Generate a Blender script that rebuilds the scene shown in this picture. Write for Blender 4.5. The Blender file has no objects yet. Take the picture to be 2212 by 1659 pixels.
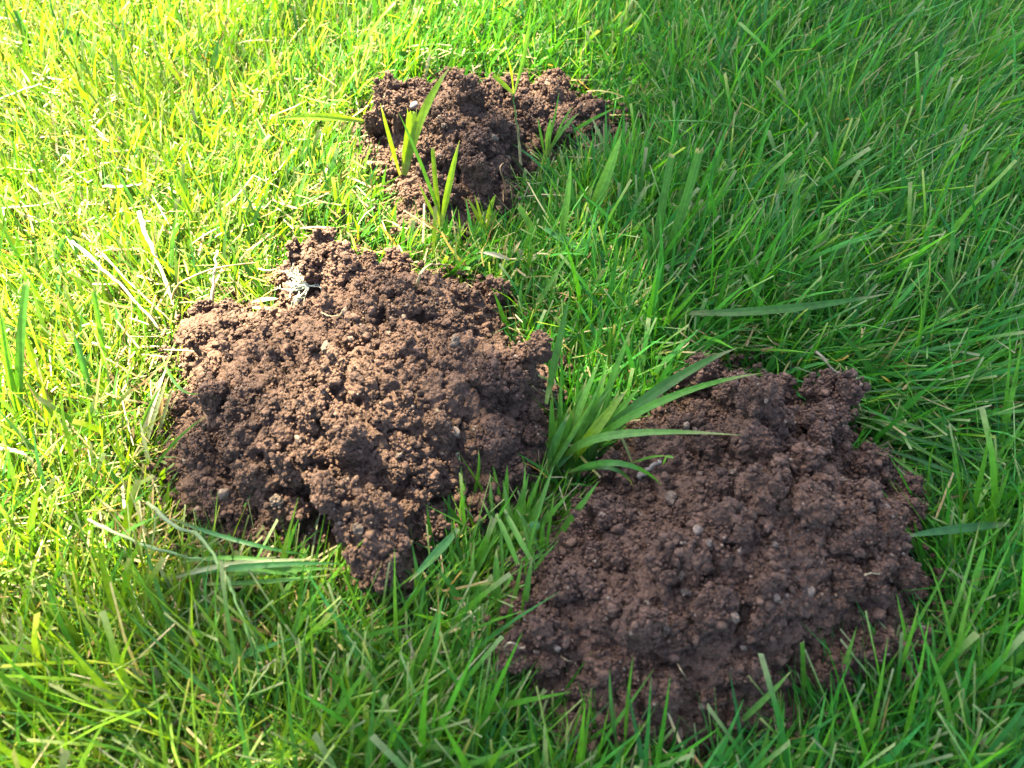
import bpy, math, random
import numpy as np
from mathutils import Vector, Matrix

R = math.radians
rng = np.random.default_rng(11)
random.seed(11)
scene = bpy.context.scene
COL = scene.collection

# ------------------------------------------------------------------ camera
CAM_H, PITCH, TANH = 0.50, R(54.0), 0.65          # height, degrees below the horizon, tan(hfov/2)
cam_d = bpy.data.cameras.new('camera')
cam = bpy.data.objects.new('camera', cam_d)
COL.objects.link(cam)
cam.location = (0, 0, CAM_H)
cam.rotation_euler = (math.pi / 2 - PITCH, 0, 0)
cam_d.sensor_width = 36.0
cam_d.lens = 18.0 / TANH
cam_d.clip_start = 0.01
cam_d.clip_end = 1000
cam_d.dof.use_dof = True
cam_d.dof.focus_distance = 0.63
cam_d.dof.aperture_fstop = 8.5
scene.camera = cam

# ------------------------------------------------------------------ sky, sun, exposure
SUN_EL, SUN_AZ = R(57), R(-38)                    # azimuth measured from +y (ahead) to +x
S = Vector((math.sin(SUN_AZ) * math.cos(SUN_EL), math.cos(SUN_AZ) * math.cos(SUN_EL), math.sin(SUN_EL)))
world = bpy.data.worlds.new('World')
scene.world = world
world.use_nodes = True
wn = world.node_tree
bg = wn.nodes['Background']
sky = wn.nodes.new('ShaderNodeTexSky')
sky.sky_type = 'NISHITA'
sky.sun_disc = False
sky.sun_elevation = SUN_EL
sky.sun_rotation = SUN_AZ
sky.air_density = 0.8
sky.dust_density = 2.5
sky.ozone_density = 0.6
wn.links.new(sky.outputs['Color'], bg.inputs['Color'])
bg.inputs['Strength'].default_value = 0.052
sun_d = bpy.data.lights.new('sun', 'SUN')
sun_d.energy = 5.0
sun_d.angle = R(0.6)
sun_d.color = (1.0, 0.88, 0.62)
sun = bpy.data.objects.new('sun', sun_d)
COL.objects.link(sun)
sun.rotation_euler = S.to_track_quat('Z', 'Y').to_euler()
vs = scene.view_settings
vs.view_transform = 'Standard'
vs.look = 'None'
vs.gamma = 1
vs.use_curve_mapping = False
vs.exposure = 4.35
scene.render.engine = 'CYCLES'
cy = scene.cycles
cy.max_bounces = 7
cy.diffuse_bounces = 4
cy.glossy_bounces = 2
cy.transmission_bounces = 4
cy.use_denoising = True

# ------------------------------------------------------------------ helpers
FWD = np.array([0, math.cos(PITCH), -math.sin(PITCH)])
UPV = np.array([0, math.sin(PITCH), math.cos(PITCH)])
RGT = np.array([1.0, 0, 0])
CAMP = np.array([0, 0, CAM_H])

def ray(px, py):
    """direction through a point of the picture, measured on a 2212 x 1659 grid"""
    u = (px - 1106.0) / 1106.0 * TANH
    v = (829.5 - py) / 1106.0 * TANH
    return FWD + u * RGT + v * UPV

def at(px, py, z=0.0):
    d = ray(px, py)
    t = (z - CAM_H) / d[2]
    return CAMP + t * d

def to_px(p):
    q = p - CAMP
    dz = q @ FWD
    u = (q @ RGT) / dz
    v = (q @ UPV) / dz
    return 1106 + u / TANH * 1106, 829.5 - v / TANH * 1106

def link(o, parent=None):
    COL.objects.link(o)
    if parent is not None:
        o.parent = parent
    return o

def thing(name, label, cat, loc=(0, 0, 0), group=None):
    o = bpy.data.objects.new(name, None)
    COL.objects.link(o)
    o.empty_display_size = 0.01
    o.location = loc
    tag(o, label, cat, group)
    return o

def tag(o, label, cat, group=None):
    o['label'] = label
    o['category'] = cat
    if o.get('kind') is None:
        o['kind'] = 'thing'
    if group:
        o['group'] = group
    return o

def mesh_np(name, V, quads=None, tris=None, col=None, smooth=True, mat=None):
    me = bpy.data.meshes.new(name)
    nq = 0 if quads is None else len(quads)
    nt = 0 if tris is None else len(tris)
    loops = []
    starts = []
    if nq:
        loops.append(np.asarray(quads, np.int32).ravel())
        starts.append(np.arange(nq, dtype=np.int32) * 4)
    if nt:
        loops.append(np.asarray(tris, np.int32).ravel())
        starts.append(nq * 4 + np.arange(nt, dtype=np.int32) * 3)
    loops = np.concatenate(loops)
    starts = np.concatenate(starts)
    me.vertices.add(len(V))
    me.vertices.foreach_set('co', np.asarray(V, np.float32).ravel())
    me.loops.add(len(loops))
    me.loops.foreach_set('vertex_index', loops)
    me.polygons.add(len(starts))
    me.polygons.foreach_set('loop_start', starts)
    me.update(calc_edges=True)
    if smooth:
        me.polygons.foreach_set('use_smooth', np.ones(len(starts), bool))
    if col is not None:
        a = me.color_attributes.new('Col', 'FLOAT_COLOR', 'POINT')
        c4 = np.ones((len(V), 4), np.float32)
        c4[:, :3] = col
        a.data.foreach_set('color', c4.ravel())
    if mat is not None:
        me.materials.append(mat)
    me.validate()
    return me

# ---- noise (vectorised)
def hash3(ix, iy, iz, seed):
    h = (ix.astype(np.int64) * 73856093) ^ (iy.astype(np.int64) * 19349663) ^ (iz.astype(np.int64) * 83492791) ^ (seed * 2654435761)
    h = h & 0xFFFFFFFF
    h = ((h ^ (h >> 16)) * 0x45d9f3b) & 0xFFFFFFFF
    h = ((h ^ (h >> 16)) * 0x45d9f3b) & 0xFFFFFFFF
    h = h ^ (h >> 16)
    return h
def rnd3(ix, iy, iz, seed):
    return hash3(ix, iy, iz, seed) / 4294967295.0
def vnoise(P, scale, seed=0):
    Q = P * scale
    I = np.floor(Q)
    F = Q - I
    F = F * F * (3 - 2 * F)
    I = I.astype(np.int64)
    out = 0
    for dx in (0, 1):
        wx = F[:, 0] if dx else 1 - F[:, 0]
        for dy in (0, 1):
            wy = F[:, 1] if dy else 1 - F[:, 1]
            for dz in (0, 1):
                wz = F[:, 2] if dz else 1 - F[:, 2]
                out = out + wx * wy * wz * rnd3(I[:, 0] + dx, I[:, 1] + dy, I[:, 2] + dz, seed)
    return out * 2 - 1
def fbm(P, scale, octaves=3, seed=0):
    a, s, o = 1.0, scale, 0
    for k in range(octaves):
        o = o + a * vnoise(P, s, seed + k)
        a *= 0.5
        s *= 2.03
    return o
def worley(P, scale, seed=0):
    """distance to the nearest cell point, in cells, and a random number for that cell"""
    Q = P * scale
    I = np.floor(Q).astype(np.int64)
    best = np.full(len(P), 9.0)
    cid = np.zeros(len(P))
    for dx in (-1, 0, 1):
        for dy in (-1, 0, 1):
            for dz in (-1, 0, 1):
                jx, jy, jz = I[:, 0] + dx, I[:, 1] + dy, I[:, 2] + dz
                h = hash3(jx, jy, jz, seed)
                rx = (h & 1023) / 1023.0
                ry = ((h >> 10) & 1023) / 1023.0
                rz = ((h >> 20) & 1023) / 1023.0
                d = (Q[:, 0] - jx - rx) ** 2 + (Q[:, 1] - jy - ry) ** 2 + (Q[:, 2] - jz - rz) ** 2
                m = d < best
                best = np.where(m, d, best)
                cid = np.where(m, ((h >> 7) & 4095) / 4095.0, cid)
    return np.sqrt(best), cid
def domes(P, scale, seed=0):
    d, c = worley(P, scale, seed)
    return np.sqrt(np.maximum(0, 1 - (d / 0.95) ** 2)) * (0.45 + 0.55 * c)

# ------------------------------------------------------------------ materials
def new_mat(name):
    m = bpy.data.materials.new(name)
    m.use_nodes = True
    nt = m.node_tree
    for n in list(nt.nodes):
        nt.nodes.remove(n)
    out = nt.nodes.new('ShaderNodeOutputMaterial')
    return m, nt, out

def mat_plant(name, attr=True, color=(0.06, 0.14, 0.03), trans=0.42, rough=0.42, spec=0.35, vein=False):
    m, nt, out = new_mat(name)
    N, L = nt.nodes, nt.links
    if attr:
        c = N.new('ShaderNodeVertexColor')
        c.layer_name = 'Col'
        csock = c.outputs['Color']
    else:
        rgb = N.new('ShaderNodeRGB')
        rgb.outputs[0].default_value = (*color, 1)
        csock = rgb.outputs[0]
    geo = N.new('ShaderNodeNewGeometry')
    nz = N.new('ShaderNodeTexNoise')
    nz.inputs['Scale'].default_value = 260
    nz.inputs['Detail'].default_value = 2
    L.new(geo.outputs['Position'], nz.inputs['Vector'])
    mp = N.new('ShaderNodeMapRange')
    mp.inputs['From Min'].default_value = 0.3
    mp.inputs['From Max'].default_value = 0.7
    mp.inputs['To Min'].default_value = 0.82
    mp.inputs['To Max'].default_value = 1.18
    L.new(nz.outputs['Fac'], mp.inputs['Value'])
    mul = N.new('ShaderNodeVectorMath')
    mul.operation = 'SCALE'
    L.new(csock, mul.inputs[0])
    L.new(mp.outputs['Result'], mul.inputs['Scale'])
    p = N.new('ShaderNodeBsdfPrincipled')
    p.inputs['Roughness'].default_value = rough
    p.inputs['Specular IOR Level'].default_value = spec
    L.new(mul.outputs[0], p.inputs['Base Color'])
    tr = N.new('ShaderNodeBsdfTranslucent')
    tc = N.new('ShaderNodeVectorMath')
    tc.operation = 'MULTIPLY'
    tc.inputs[1].default_value = (1.8, 1.55, 0.42)      # light through a leaf is yellower
    L.new(mul.outputs[0], tc.inputs[0])
    L.new(tc.outputs[0], tr.inputs['Color'])
    mx = N.new('ShaderNodeMixShader')
    mx.inputs[0].default_value = trans
    L.new(p.outputs[0], mx.inputs[1])
    L.new(tr.outputs[0], mx.inputs[2])
    L.new(mx.outputs[0], out.inputs['Surface'])
    return m

def mat_soil(name, dark=(0.029, 0.0158, 0.0098), light=(0.126, 0.073, 0.047), island=False, rnd=0.22, pale=False):
    m, nt, out = new_mat(name)
    N, L = nt.nodes, nt.links
    geo = N.new('ShaderNodeNewGeometry')
    def noise(scale, detail, rough=0.6):
        n = N.new('ShaderNodeTexNoise')
        n.inputs['Scale'].default_value = scale
        n.inputs['Detail'].default_value = detail
        n.inputs['Roughness'].default_value = rough
        L.new(geo.outputs['Position'], n.inputs['Vector'])
        return n
    def math_(op, a, b, c=None):
        n = N.new('ShaderNodeMath')
        n.operation = op
        for i, v in enumerate((a, b, c)):
            if v is None:
                continue
            if isinstance(v, (int, float)):
                n.inputs[i].default_value = v
            else:
                L.new(v, n.inputs[i])
        return n.outputs[0]
    n0 = noise(14, 3)
    n1 = noise(110, 5, 0.7)
    n2 = noise(620, 4, 0.75)
    if island:
        rs = geo.outputs['Random Per Island']
    else:
        rs = N.new('ShaderNodeObjectInfo').outputs['Random']
    v = math_('MULTIPLY_ADD', n2.outputs['Fac'], 1.1, -0.55)
    v = math_('ADD', v, n1.outputs['Fac'])
    v = math_('MULTIPLY_ADD', n0.outputs['Fac'], 0.7, v)
    v = math_('MULTIPLY_ADD', rs, rnd, v)
    ramp = N.new('ShaderNodeMapRange')
    ramp.inputs['From Min'].default_value = 0.60 + rnd * 0.3
    ramp.inputs['From Max'].default_value = 1.12 + rnd * 0.7
    L.new(v, ramp.inputs['Value'])
    mix = N.new('ShaderNodeMix')
    mix.data_type = 'RGBA'
    mix.inputs[6].default_value = (*dark, 1)
    mix.inputs[7].default_value = (*light, 1)
    L.new(ramp.outputs['Result'], mix.inputs[0])
    if pale:
        mix2 = N.new('ShaderNodeMix')
        mix2.data_type = 'RGBA'
        L.new(math_('GREATER_THAN', rs, 0.975), mix2.inputs[0])
        L.new(mix.outputs[2], mix2.inputs[6])
        mix2.inputs[7].default_value = (0.17, 0.125, 0.088, 1)
        mix = mix2
    p = N.new('ShaderNodeBsdfPrincipled')
    p.inputs['Roughness'].default_value = 0.85
    p.inputs['Specular IOR Level'].default_value = 0.25
    L.new(mix.outputs[2], p.inputs['Base Color'])
    b = N.new('ShaderNodeBump')
    b.inputs['Strength'].default_value = 0.9
    b.inputs['Distance'].default_value = 0.0011
    L.new(n2.outputs['Fac'], b.inputs['Height'])
    vo = N.new('ShaderNodeTexVoronoi')
    vo.inputs['Scale'].default_value = 380
    vo.inputs['Randomness'].default_value = 1.0
    L.new(geo.outputs['Position'], vo.inputs['Vector'])
    b2 = N.new('ShaderNodeBump')
    b2.invert = True
    b2.inputs['Strength'].default_value = 1.0
    b2.inputs['Distance'].default_value = 0.0022
    L.new(vo.outputs['Distance'], b2.inputs['Height'])
    L.new(b2.outputs[0], b.inputs['Normal'])
    L.new(b.outputs[0], p.inputs['Normal'])
    L.new(p.outputs[0], out.inputs['Surface'])
    return m

def mat_plain(name, color, rough=0.7, var=0.3, scale=400, spec=0.3):
    m, nt, out = new_mat(name)
    N, L = nt.nodes, nt.links
    geo = N.new('ShaderNodeNewGeometry')
    n1 = N.new('ShaderNodeTexNoise')
    n1.inputs['Scale'].default_value = scale
    n1.inputs['Detail'].default_value = 5
    L.new(geo.outputs['Position'], n1.inputs['Vector'])
    mix = N.new('ShaderNodeMix')
    mix.data_type = 'RGBA'
    mix.inputs[6].default_value = (*[c * (1 - var) for c in color], 1)
    mix.inputs[7].default_value = (*[min(1, c * (1 + var)) for c in color], 1)
    L.new(n1.outputs['Fac'], mix.inputs[0])
    p = N.new('ShaderNodeBsdfPrincipled')
    p.inputs['Roughness'].default_value = rough
    p.inputs['Specular IOR Level'].default_value = spec
    L.new(mix.outputs[2], p.inputs['Base Color'])
    b = N.new('ShaderNodeBump')
    b.inputs['Strength'].default_value = 0.5
    b.inputs['Distance'].default_value = 0.001
    L.new(n1.outputs['Fac'], b.inputs['Height'])
    L.new(b.outputs[0], p.inputs['Normal'])
    L.new(p.outputs[0], out.inputs['Surface'])
    return m

M_GRASS = mat_plant('grass_blades', rough=0.5, spec=0.2)
M_BLADE = mat_plant('broad_blades', trans=0.5, rough=0.45, spec=0.28)
M_STRAW = mat_plant('dry_straw', trans=0.22, rough=0.6, spec=0.25)
M_SOIL = mat_soil('loose_soil')
M_CRUMB = mat_soil('soil_crumbs', island=True, rnd=0.55, pale=True)
M_PALE = mat_soil('pale_soil', dark=(0.065, 0.046, 0.033), light=(0.165, 0.125, 0.09))
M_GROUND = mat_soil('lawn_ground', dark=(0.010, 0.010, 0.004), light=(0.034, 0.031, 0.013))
M_LICHEN = mat_plain('lichen', (0.30, 0.32, 0.23), 0.85, 0.4)
M_STONE = mat_plain('grey_stone', (0.15, 0.125, 0.11), 0.6, 0.25)
M_BARK = mat_plain('bark', (0.13, 0.10, 0.075), 0.9, 0.4, 30)
M_TWIG = mat_plain('grey_wood', (0.16, 0.135, 0.11), 0.8, 0.3)

# ------------------------------------------------------------------ ground
def build_ground():
    # one sheet to the horizon, finer and gently uneven near the camera
    xs = np.concatenate([[-400, -60, -12, -5, -3], np.linspace(-2, 2, 81), [3, 5, 12, 60, 400]])
    ys = np.concatenate([[-400, -60, -12, -5, -3], np.linspace(-1.5, 2.5, 81), [4, 6, 14, 60, 400]])
    X, Y = np.meshgrid(xs, ys, indexing='ij')
    P = np.stack([X.ravel(), Y.ravel(), np.zeros(X.size)], 1)
    near = (np.abs(P[:, 0]) < 2.1) & (P[:, 1] > -1.6) & (P[:, 1] < 2.6)
    P[:, 2] = np.where(near, 0.004 * fbm(P, 9, 2, 5) - 0.004, -0.004)
    nx, ny = len(xs), len(ys)
    i, j = np.meshgrid(np.arange(nx - 1), np.arange(ny - 1), indexing='ij')
    a = (i * ny + j).ravel()
    q = np.stack([a, a + ny, a + ny + 1, a + 1], 1)
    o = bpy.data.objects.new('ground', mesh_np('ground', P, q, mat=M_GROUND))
    link(o)
    o['kind'] = 'structure'
build_ground()

# ------------------------------------------------------------------ molehills
POLY1 = [(382,712),(440,678),(560,676),(612,672),(612,605),(632,560),(700,542),(780,562),(840,585),(890,592),(960,600),(1010,625),(1060,630),(1105,645),(1100,680),(1085,720),(1100,760),(1150,790),(1195,810),(1190,860),(1192,920),(1185,1000),(1155,1050),(1060,1090),(1015,1145),(935,1185),(912,1220),(910,1275),(885,1310),(830,1318),(775,1300),(742,1265),(728,1225),(640,1218),(560,1232),(495,1212),(435,1165),(365,1130),(352,1050),(356,950),(370,860),(385,780)]
POLY2 = [(1490,805),(1530,790),(1590,790),(1640,820),(1700,850),(1760,855),(1810,855),(1830,900),(1830,940),(1865,985),(1925,1010),(1958,1040),(1962,1080),(1960,1120),(1985,1190),(2005,1260),(2012,1330),(2010,1410),(1955,1475),(1860,1510),(1780,1545),(1620,1600),(1450,1635),(1300,1625),(1210,1595),(1155,1545),(1072,1490),(1050,1395),(1062,1320),(1110,1260),(1170,1190),(1185,1140),(1225,1100),(1275,1065),(1290,1000),(1325,930),(1400,880),(1470,850)]
POLY3 = [(1062 + (x - 1062) * 1.08, y + 12) for x, y in [(775,250),(830,220),(890,185),(940,165),(990,155),(1060,165),(1130,165),(1180,155),(1230,172),(1255,205),(1300,222),(1350,250),(1365,275),(1335,305),(1270,315),(1200,330),(1140,350),(1110,400),(1080,450),(1000,480),(900,485),(850,455),(855,400),(815,330),(780,300)]]

class Hill:
    def __init__(s, poly, H, D, zp, seed, bumps=()):
        s.poly = np.array([at(x, y, zp)[:2] for x, y in poly])
        s.H, s.D, s.seed = H, D, seed
        s.lo = s.poly.min(0) - 0.03
        s.hi = s.poly.max(0) + 0.03
        s.bumps = [(at(x, y, 0.05)[:2], r, h) for x, y, r, h in bumps]
        s.c = s.poly.mean(0)
    def sdf(s, XY):
        A = s.poly
        B = np.roll(A, -1, 0)
        d = np.full(len(XY), 9.0)
        inside = np.zeros(len(XY), bool)
        for a, b in zip(A, B):
            e = b - a
            w = XY - a
            t = np.clip((w @ e) / (e @ e), 0, 1)
            q = w - t[:, None] * e
            d = np.minimum(d, np.hypot(q[:, 0], q[:, 1]))
            c = ((a[1] <= XY[:, 1]) & (b[1] > XY[:, 1])) | ((b[1] <= XY[:, 1]) & (a[1] > XY[:, 1]))
            if abs(e[1]) > 1e-9:
                xi = a[0] + (XY[:, 1] - a[1]) / e[1] * e[0]
                inside ^= c & (XY[:, 0] < xi)
        return np.where(inside, d, -d)
    def base(s, XY):
        P = np.column_stack([XY, np.zeros(len(XY))])
        d = s.sdf(XY) + 0.006 * fbm(P, 32, 2, s.seed)
        u = np.clip((d + 0.004) / s.D, 0, 1)
        z = s.H * (1 - (1 - u) ** 1.75)
        z = np.where(d < -0.004, (d + 0.004) * 0.9, z)
        for c, r, h in s.bumps:
            q = ((XY - c) ** 2).sum(1) / r ** 2
            z = z + h * np.exp(-q * 1.4) * np.clip((d + 0.005) / 0.02, 0, 1)
        return z
    def build_grid(s, step):
        xs = np.arange(s.lo[0], s.hi[0], step)
        ys = np.arange(s.lo[1], s.hi[1], step)
        X, Y = np.meshgrid(xs, ys, indexing='ij')
        XY = np.stack([X.ravel(), Y.ravel()], 1)
        d = s.sdf(XY)
        z = s.base(XY)
        P = np.column_stack([XY, z])
        m = np.clip((d + 0.012) / 0.02, 0, 1)
        W = P + 0.004 * np.stack([vnoise(P, 120, 1), vnoise(P, 120, 2), vnoise(P, 120, 3)], 1)
        amp = np.clip(0.6 + 0.8 * vnoise(P, 18, s.seed + 30), 0.25, 1.3)
        big = domes(W, 26, s.seed + 1)
        mid = domes(W, 62, s.seed + 2)
        sml = domes(W, 150, s.seed + 3)
        tiny = domes(P, 330, s.seed + 4)
        dz = 0.017 * (big - 0.45) * amp + 0.008 * (mid - 0.4) * amp + 0.0065 * (sml - 0.4) + 0.0030 * (tiny - 0.4)
        dz = dz + 0.010 * fbm(P, 14, 2, s.seed + 9) - 0.016 * np.clip(vnoise(P, 150, s.seed + 12) - 0.30, 0, 0.5) - 0.010 * np.clip(vnoise(P, 310, s.seed + 13) - 0.25, 0, 0.5)
        # push out along the smooth slope normal
        nx, ny = len(xs), len(ys)
        Z = z.reshape(nx, ny)
        gx, gy = np.gradient(Z, step)
        Nn = np.stack([-gx.ravel(), -gy.ravel(), np.ones(len(XY))], 1)
        Nn /= np.linalg.norm(Nn, axis=1)[:, None]
        P = P + Nn * (dz * m)[:, None]
        P[:, :2] += 0.0022 * np.stack([vnoise(P, 210, 41), vnoise(P, 210, 42)], 1)
        s.xs, s.ys, s.step = xs, ys, step
        s.Z = P[:, 2].reshape(nx, ny)
        s.Zs = Z.copy()
        keep = d > -0.014
        i, j = np.meshgrid(np.arange(nx - 1), np.arange(ny - 1), indexing='ij')
        a = (i * ny + j).ravel()
        q = np.stack([a, a + ny, a + ny + 1, a + 1], 1)
        q = q[keep[q].any(1)]
        used = np.unique(q)
        remap = np.full(len(P), -1)
        remap[used] = np.arange(len(used))
        return P[used], remap[q]
    def z(s, XY, smooth=False):
        XY = np.atleast_2d(XY)
        fx = np.clip((XY[:, 0] - s.xs[0]) / s.step, 0, len(s.xs) - 1.001)
        fy = np.clip((XY[:, 1] - s.ys[0]) / s.step, 0, len(s.ys) - 1.001)
        return (s.Zs if smooth else s.Z)[fx.astype(int), fy.astype(int)]
    def sample(s, n, margin, r):
        out = []
        tot = 0
        while tot < n:
            XY = r.uniform(s.lo, s.hi, (n * 3, 2))
            XY = XY[s.sdf(XY) > margin]
            # even per area of the real slope, so that steep flanks get their share
            e = 0.004
            z0 = s.base(XY)
            g = np.hypot(s.base(XY + [e, 0]) - z0, s.base(XY + [0, e]) - z0) / e
            XY = XY[r.random(len(XY)) < np.sqrt(1 + g * g) / 2.2]
            out.append(XY)
            tot += len(XY)
        return np.concatenate(out)[:n]

HILL1 = Hill(POLY1, 0.062, 0.092, 0.018, 100, bumps=[(668,592,0.022,0.011),(690,600,0.034,0.007),(760,620,0.032,0.006),(1065,660,0.018,0.012),(480,690,0.025,0.010),(520,725,0.018,-0.022),(820,1170,0.03,0.008),(640,960,0.05,0.008),(900,800,0.06,0.012)])
HILL2 = Hill(POLY2, 0.064, 0.105, 0.018, 200, bumps=[(1640,930,0.03,0.014),(1540,1000,0.02,-0.014),(1790,880,0.02,0.010),(1700,1120,0.05,0.012),(1500,1250,0.06,0.008),(1730,1440,0.02,-0.02),(1260,1160,0.03,0.008)])
HILL3 = Hill(POLY3, 0.045, 0.09, 0.018, 300, bumps=[(960,185,0.03,0.003),(1200,190,0.03,0.003),(1000,290,0.05,0.012),(860,220,0.03,0.006)])
HILLS = [HILL1, HILL2, HILL3]

def icosphere(sub):
    import bmesh
    bm = bmesh.new()
    bmesh.ops.create_icosphere(bm, subdivisions=sub, radius=1.0)
    V = np.array([v.co[:] for v in bm.verts])
    F = np.array([[v.index for v in f.verts] for f in bm.faces])
    bm.free()
    return V, F
ICO = {k: icosphere(k) for k in (1, 2, 3, 4, 5, 6)}

def clod_mesh(name, sub, seed, mat, coarse=1.0):
    V, F = ICO[sub]
    off = np.array([seed * 7.3, seed * 3.1, seed * 5.7])
    r = 0.62 + 0.30 * fbm(V + off, 1.1, 2, seed) + 0.42 * (domes(V + off, 1.25, seed) - 0.4) * coarse
    P = V * r[:, None]
    if sub >= 4:
        P = P + V * (0.20 * (domes(P + off, 3.2, seed + 1) - 0.4))[:, None]
        P = P + V * (0.13 * (domes(P + off, 7.0, seed + 2) - 0.4))[:, None]
    if sub >= 5:
        P = P + V * (0.075 * (domes(P + off, 13, seed + 3) - 0.4))[:, None]
    if sub >= 4:
        P = P - V * (0.26 * np.clip(vnoise(P + off, 6.5, seed + 5) - 0.30, 0, 0.5))[:, None]
    P = P * np.array([1.0, 0.88, 0.78])
    return mesh_np(name, P, tris=F, mat=mat)

CLODS_BIG = [clod_mesh('clod_large', 6, 11 + k, M_SOIL) for k in range(7)]
CLODS_MID = [clod_mesh('clod_small', 5, 41 + k, M_SOIL) for k in range(6)]
CLODS_PALE = [clod_mesh('clod_pale', 4, 61 + k, M_PALE) for k in range(4)]

CRUMB_VARS = []
for k in range(8):
    V, F = ICO[2]
    off = k * 9.1
    r = 0.85 + 0.35 * fbm(V + off, 1.6, 2, 70 + k)
    rk = np.random.default_rng(900 + k)
    for _ in range(9):                               # broken faces
        n = rk.normal(size=3)
        n /= np.linalg.norm(n)
        c = V @ n
        r = np.where(c > 0.2, np.minimum(r, rk.uniform(0.45, 0.75) / np.maximum(c, 0.2)), r)
    CRUMB_VARS.append((V * r[:, None] * np.array([1.15, 0.9, 0.72]), F))
FINE_VARS = []
for k in range(6):
    V, F = ICO[1]
    r = 0.8 + 0.3 * vnoise(V + k * 5.3, 1.9, 90 + k)
    FINE_VARS.append((V * r[:, None], F))

def rot_random(n, r):
    q = r.normal(size=(n, 4))
    q /= np.linalg.norm(q, axis=1)[:, None]
    w, x, y, z = q.T
    return np.stack([np.stack([1-2*(y*y+z*z), 2*(x*y-z*w), 2*(x*z+y*w)], 1),
                     np.stack([2*(x*y+z*w), 1-2*(x*x+z*z), 2*(y*z-x*w)], 1),
                     np.stack([2*(x*z-y*w), 2*(y*z+x*w), 1-2*(x*x+y*y)], 1)], 1)

def scatter_mesh(name, pos, rad, variants, mat, r):
    n = len(pos)
    Rm = rot_random(n, r)
    pick = r.integers(0, len(variants), n)
    Vs, Fs, o = [], [], 0
    for k, (V, F) in enumerate(variants):
        idx = np.where(pick == k)[0]
        if not len(idx):
            continue
        W = np.einsum('nij,vj->nvi', Rm[idx], V) * rad[idx][:, None, None] + pos[idx][:, None, :]
        Vs.append(W.reshape(-1, 3))
        Fs.append((F[None] + (np.arange(len(idx)) * len(V))[:, None, None]).reshape(-1, 3) + o)
        o += len(idx) * len(V)
    return mesh_np(name, np.concatenate(Vs), tris=np.concatenate(Fs), mat=mat, smooth=False)

def px_r(px, y):
    """radius in metres of so many picture pixels around height y of the picture"""
    p = at(1106, y, 0.04)
    depth = (p - CAMP) @ FWD
    return px / 1106.0 * TANH * depth

VCACHE = {}
def place_clod(parent, me, pos, rad, r, hill=None):
    o = bpy.data.objects.new('clod', me)
    e = r.uniform(0, 6.28, 3)
    o.rotation_euler = e
    o.scale = rad * r.uniform(0.85, 1.15, 3)
    o.location = pos - np.array(parent.location)
    link(o, parent)
    if hill is not None:                       # raise the height map that crumbs settle on
        if me.name not in VCACHE:
            a = np.empty(len(me.vertices) * 3, np.float32)
            me.vertices.foreach_get('co', a)
            VCACHE[me.name] = a.reshape(-1, 3)
        M = np.array(o.rotation_euler.to_matrix()) * np.array(o.scale)[None, :]
        W = VCACHE[me.name] @ M.T + pos
        ix = np.clip(((W[:, 0] - hill.xs[0]) / hill.step).astype(int), 0, len(hill.xs) - 1)
        iy = np.clip(((W[:, 1] - hill.ys[0]) / hill.step).astype(int), 0, len(hill.ys) - 1)
        np.maximum.at(hill.Z, (ix, iy), W[:, 2])
    return o

def build_hill(hill, label, special, pale, n_mid, n_crumb, n_fine, step):
    r = np.random.default_rng(hill.seed)
    root = thing('molehill', label, 'molehill', (hill.c[0], hill.c[1], 0))
    V, Q = hill.build_grid(step)
    V = V - np.array([hill.c[0], hill.c[1], 0])
    link(bpy.data.objects.new('soil_heap', mesh_np('soil_heap', V, Q, mat=M_SOIL)), root)
    cnt = 0
    for (x, y, rp, lift) in special:
        p = at(x, y, 0.04)
        for _ in range(4):
            z = hill.z(p[:2], True)[0]
            p = at(x, y, max(z, 0.01))
        rad = px_r(rp, y)
        place_clod(root, CLODS_BIG[cnt % 7], np.array([p[0], p[1], z + (lift - 0.15) * rad]), rad * 1.12, r, hill)
        cnt += 1
    # lumps anywhere on the heap, many small, few large
    XY = hill.sample(n_mid, 0.004, r)
    for k, xy in enumerate(XY):
        rad = 0.0045 + 0.010 * r.random() ** 2.6
        me = CLODS_MID[k % 6] if rad < 0.0095 else CLODS_BIG[k % 7]
        z = hill.z(xy)[0]
        place_clod(root, me, np.array([xy[0], xy[1], z + rad * r.uniform(-0.3, 0.2)]), rad * 1.3, r, hill)
    for (x, y, rp) in pale:
        p = at(x, y, 0.055)
        p = at(x, y, hill.z(p[:2])[0])
        z = hill.z(p[:2])[0]
        rad = px_r(rp, y)
        o = place_clod(root, CLODS_PALE[k % 4], np.array([p[0], p[1], z + rad * 0.6]), rad * 1.25, r)
        o['label'] = 'pale tan crumb on the brown soil'
        k += 1
    loc = np.array(root.location)
    XY = hill.sample(n_crumb, -0.012, r)
    rad = 0.0011 + 0.0042 * r.random(n_crumb) ** 3.0
    pos = np.column_stack([XY, hill.z(XY) + rad * r.uniform(-0.45, 0.45, n_crumb)]) - loc
    o = link(bpy.data.objects.new('soil_crumbs', scatter_mesh('soil_crumbs', pos, rad, CRUMB_VARS, M_CRUMB, r)), root)
    o['kind'] = 'stuff'
    XY = hill.sample(n_fine, -0.02, r)
    rad = 0.0005 + 0.0012 * r.random(n_fine)
    pos = np.column_stack([XY, hill.z(XY) + rad * r.uniform(0, 0.8, n_fine)]) - loc
    o = link(bpy.data.objects.new('fine_soil', scatter_mesh('fine_soil', pos, rad, FINE_VARS, M_CRUMB, r)), root)
    o['kind'] = 'stuff'
    return root

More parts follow.
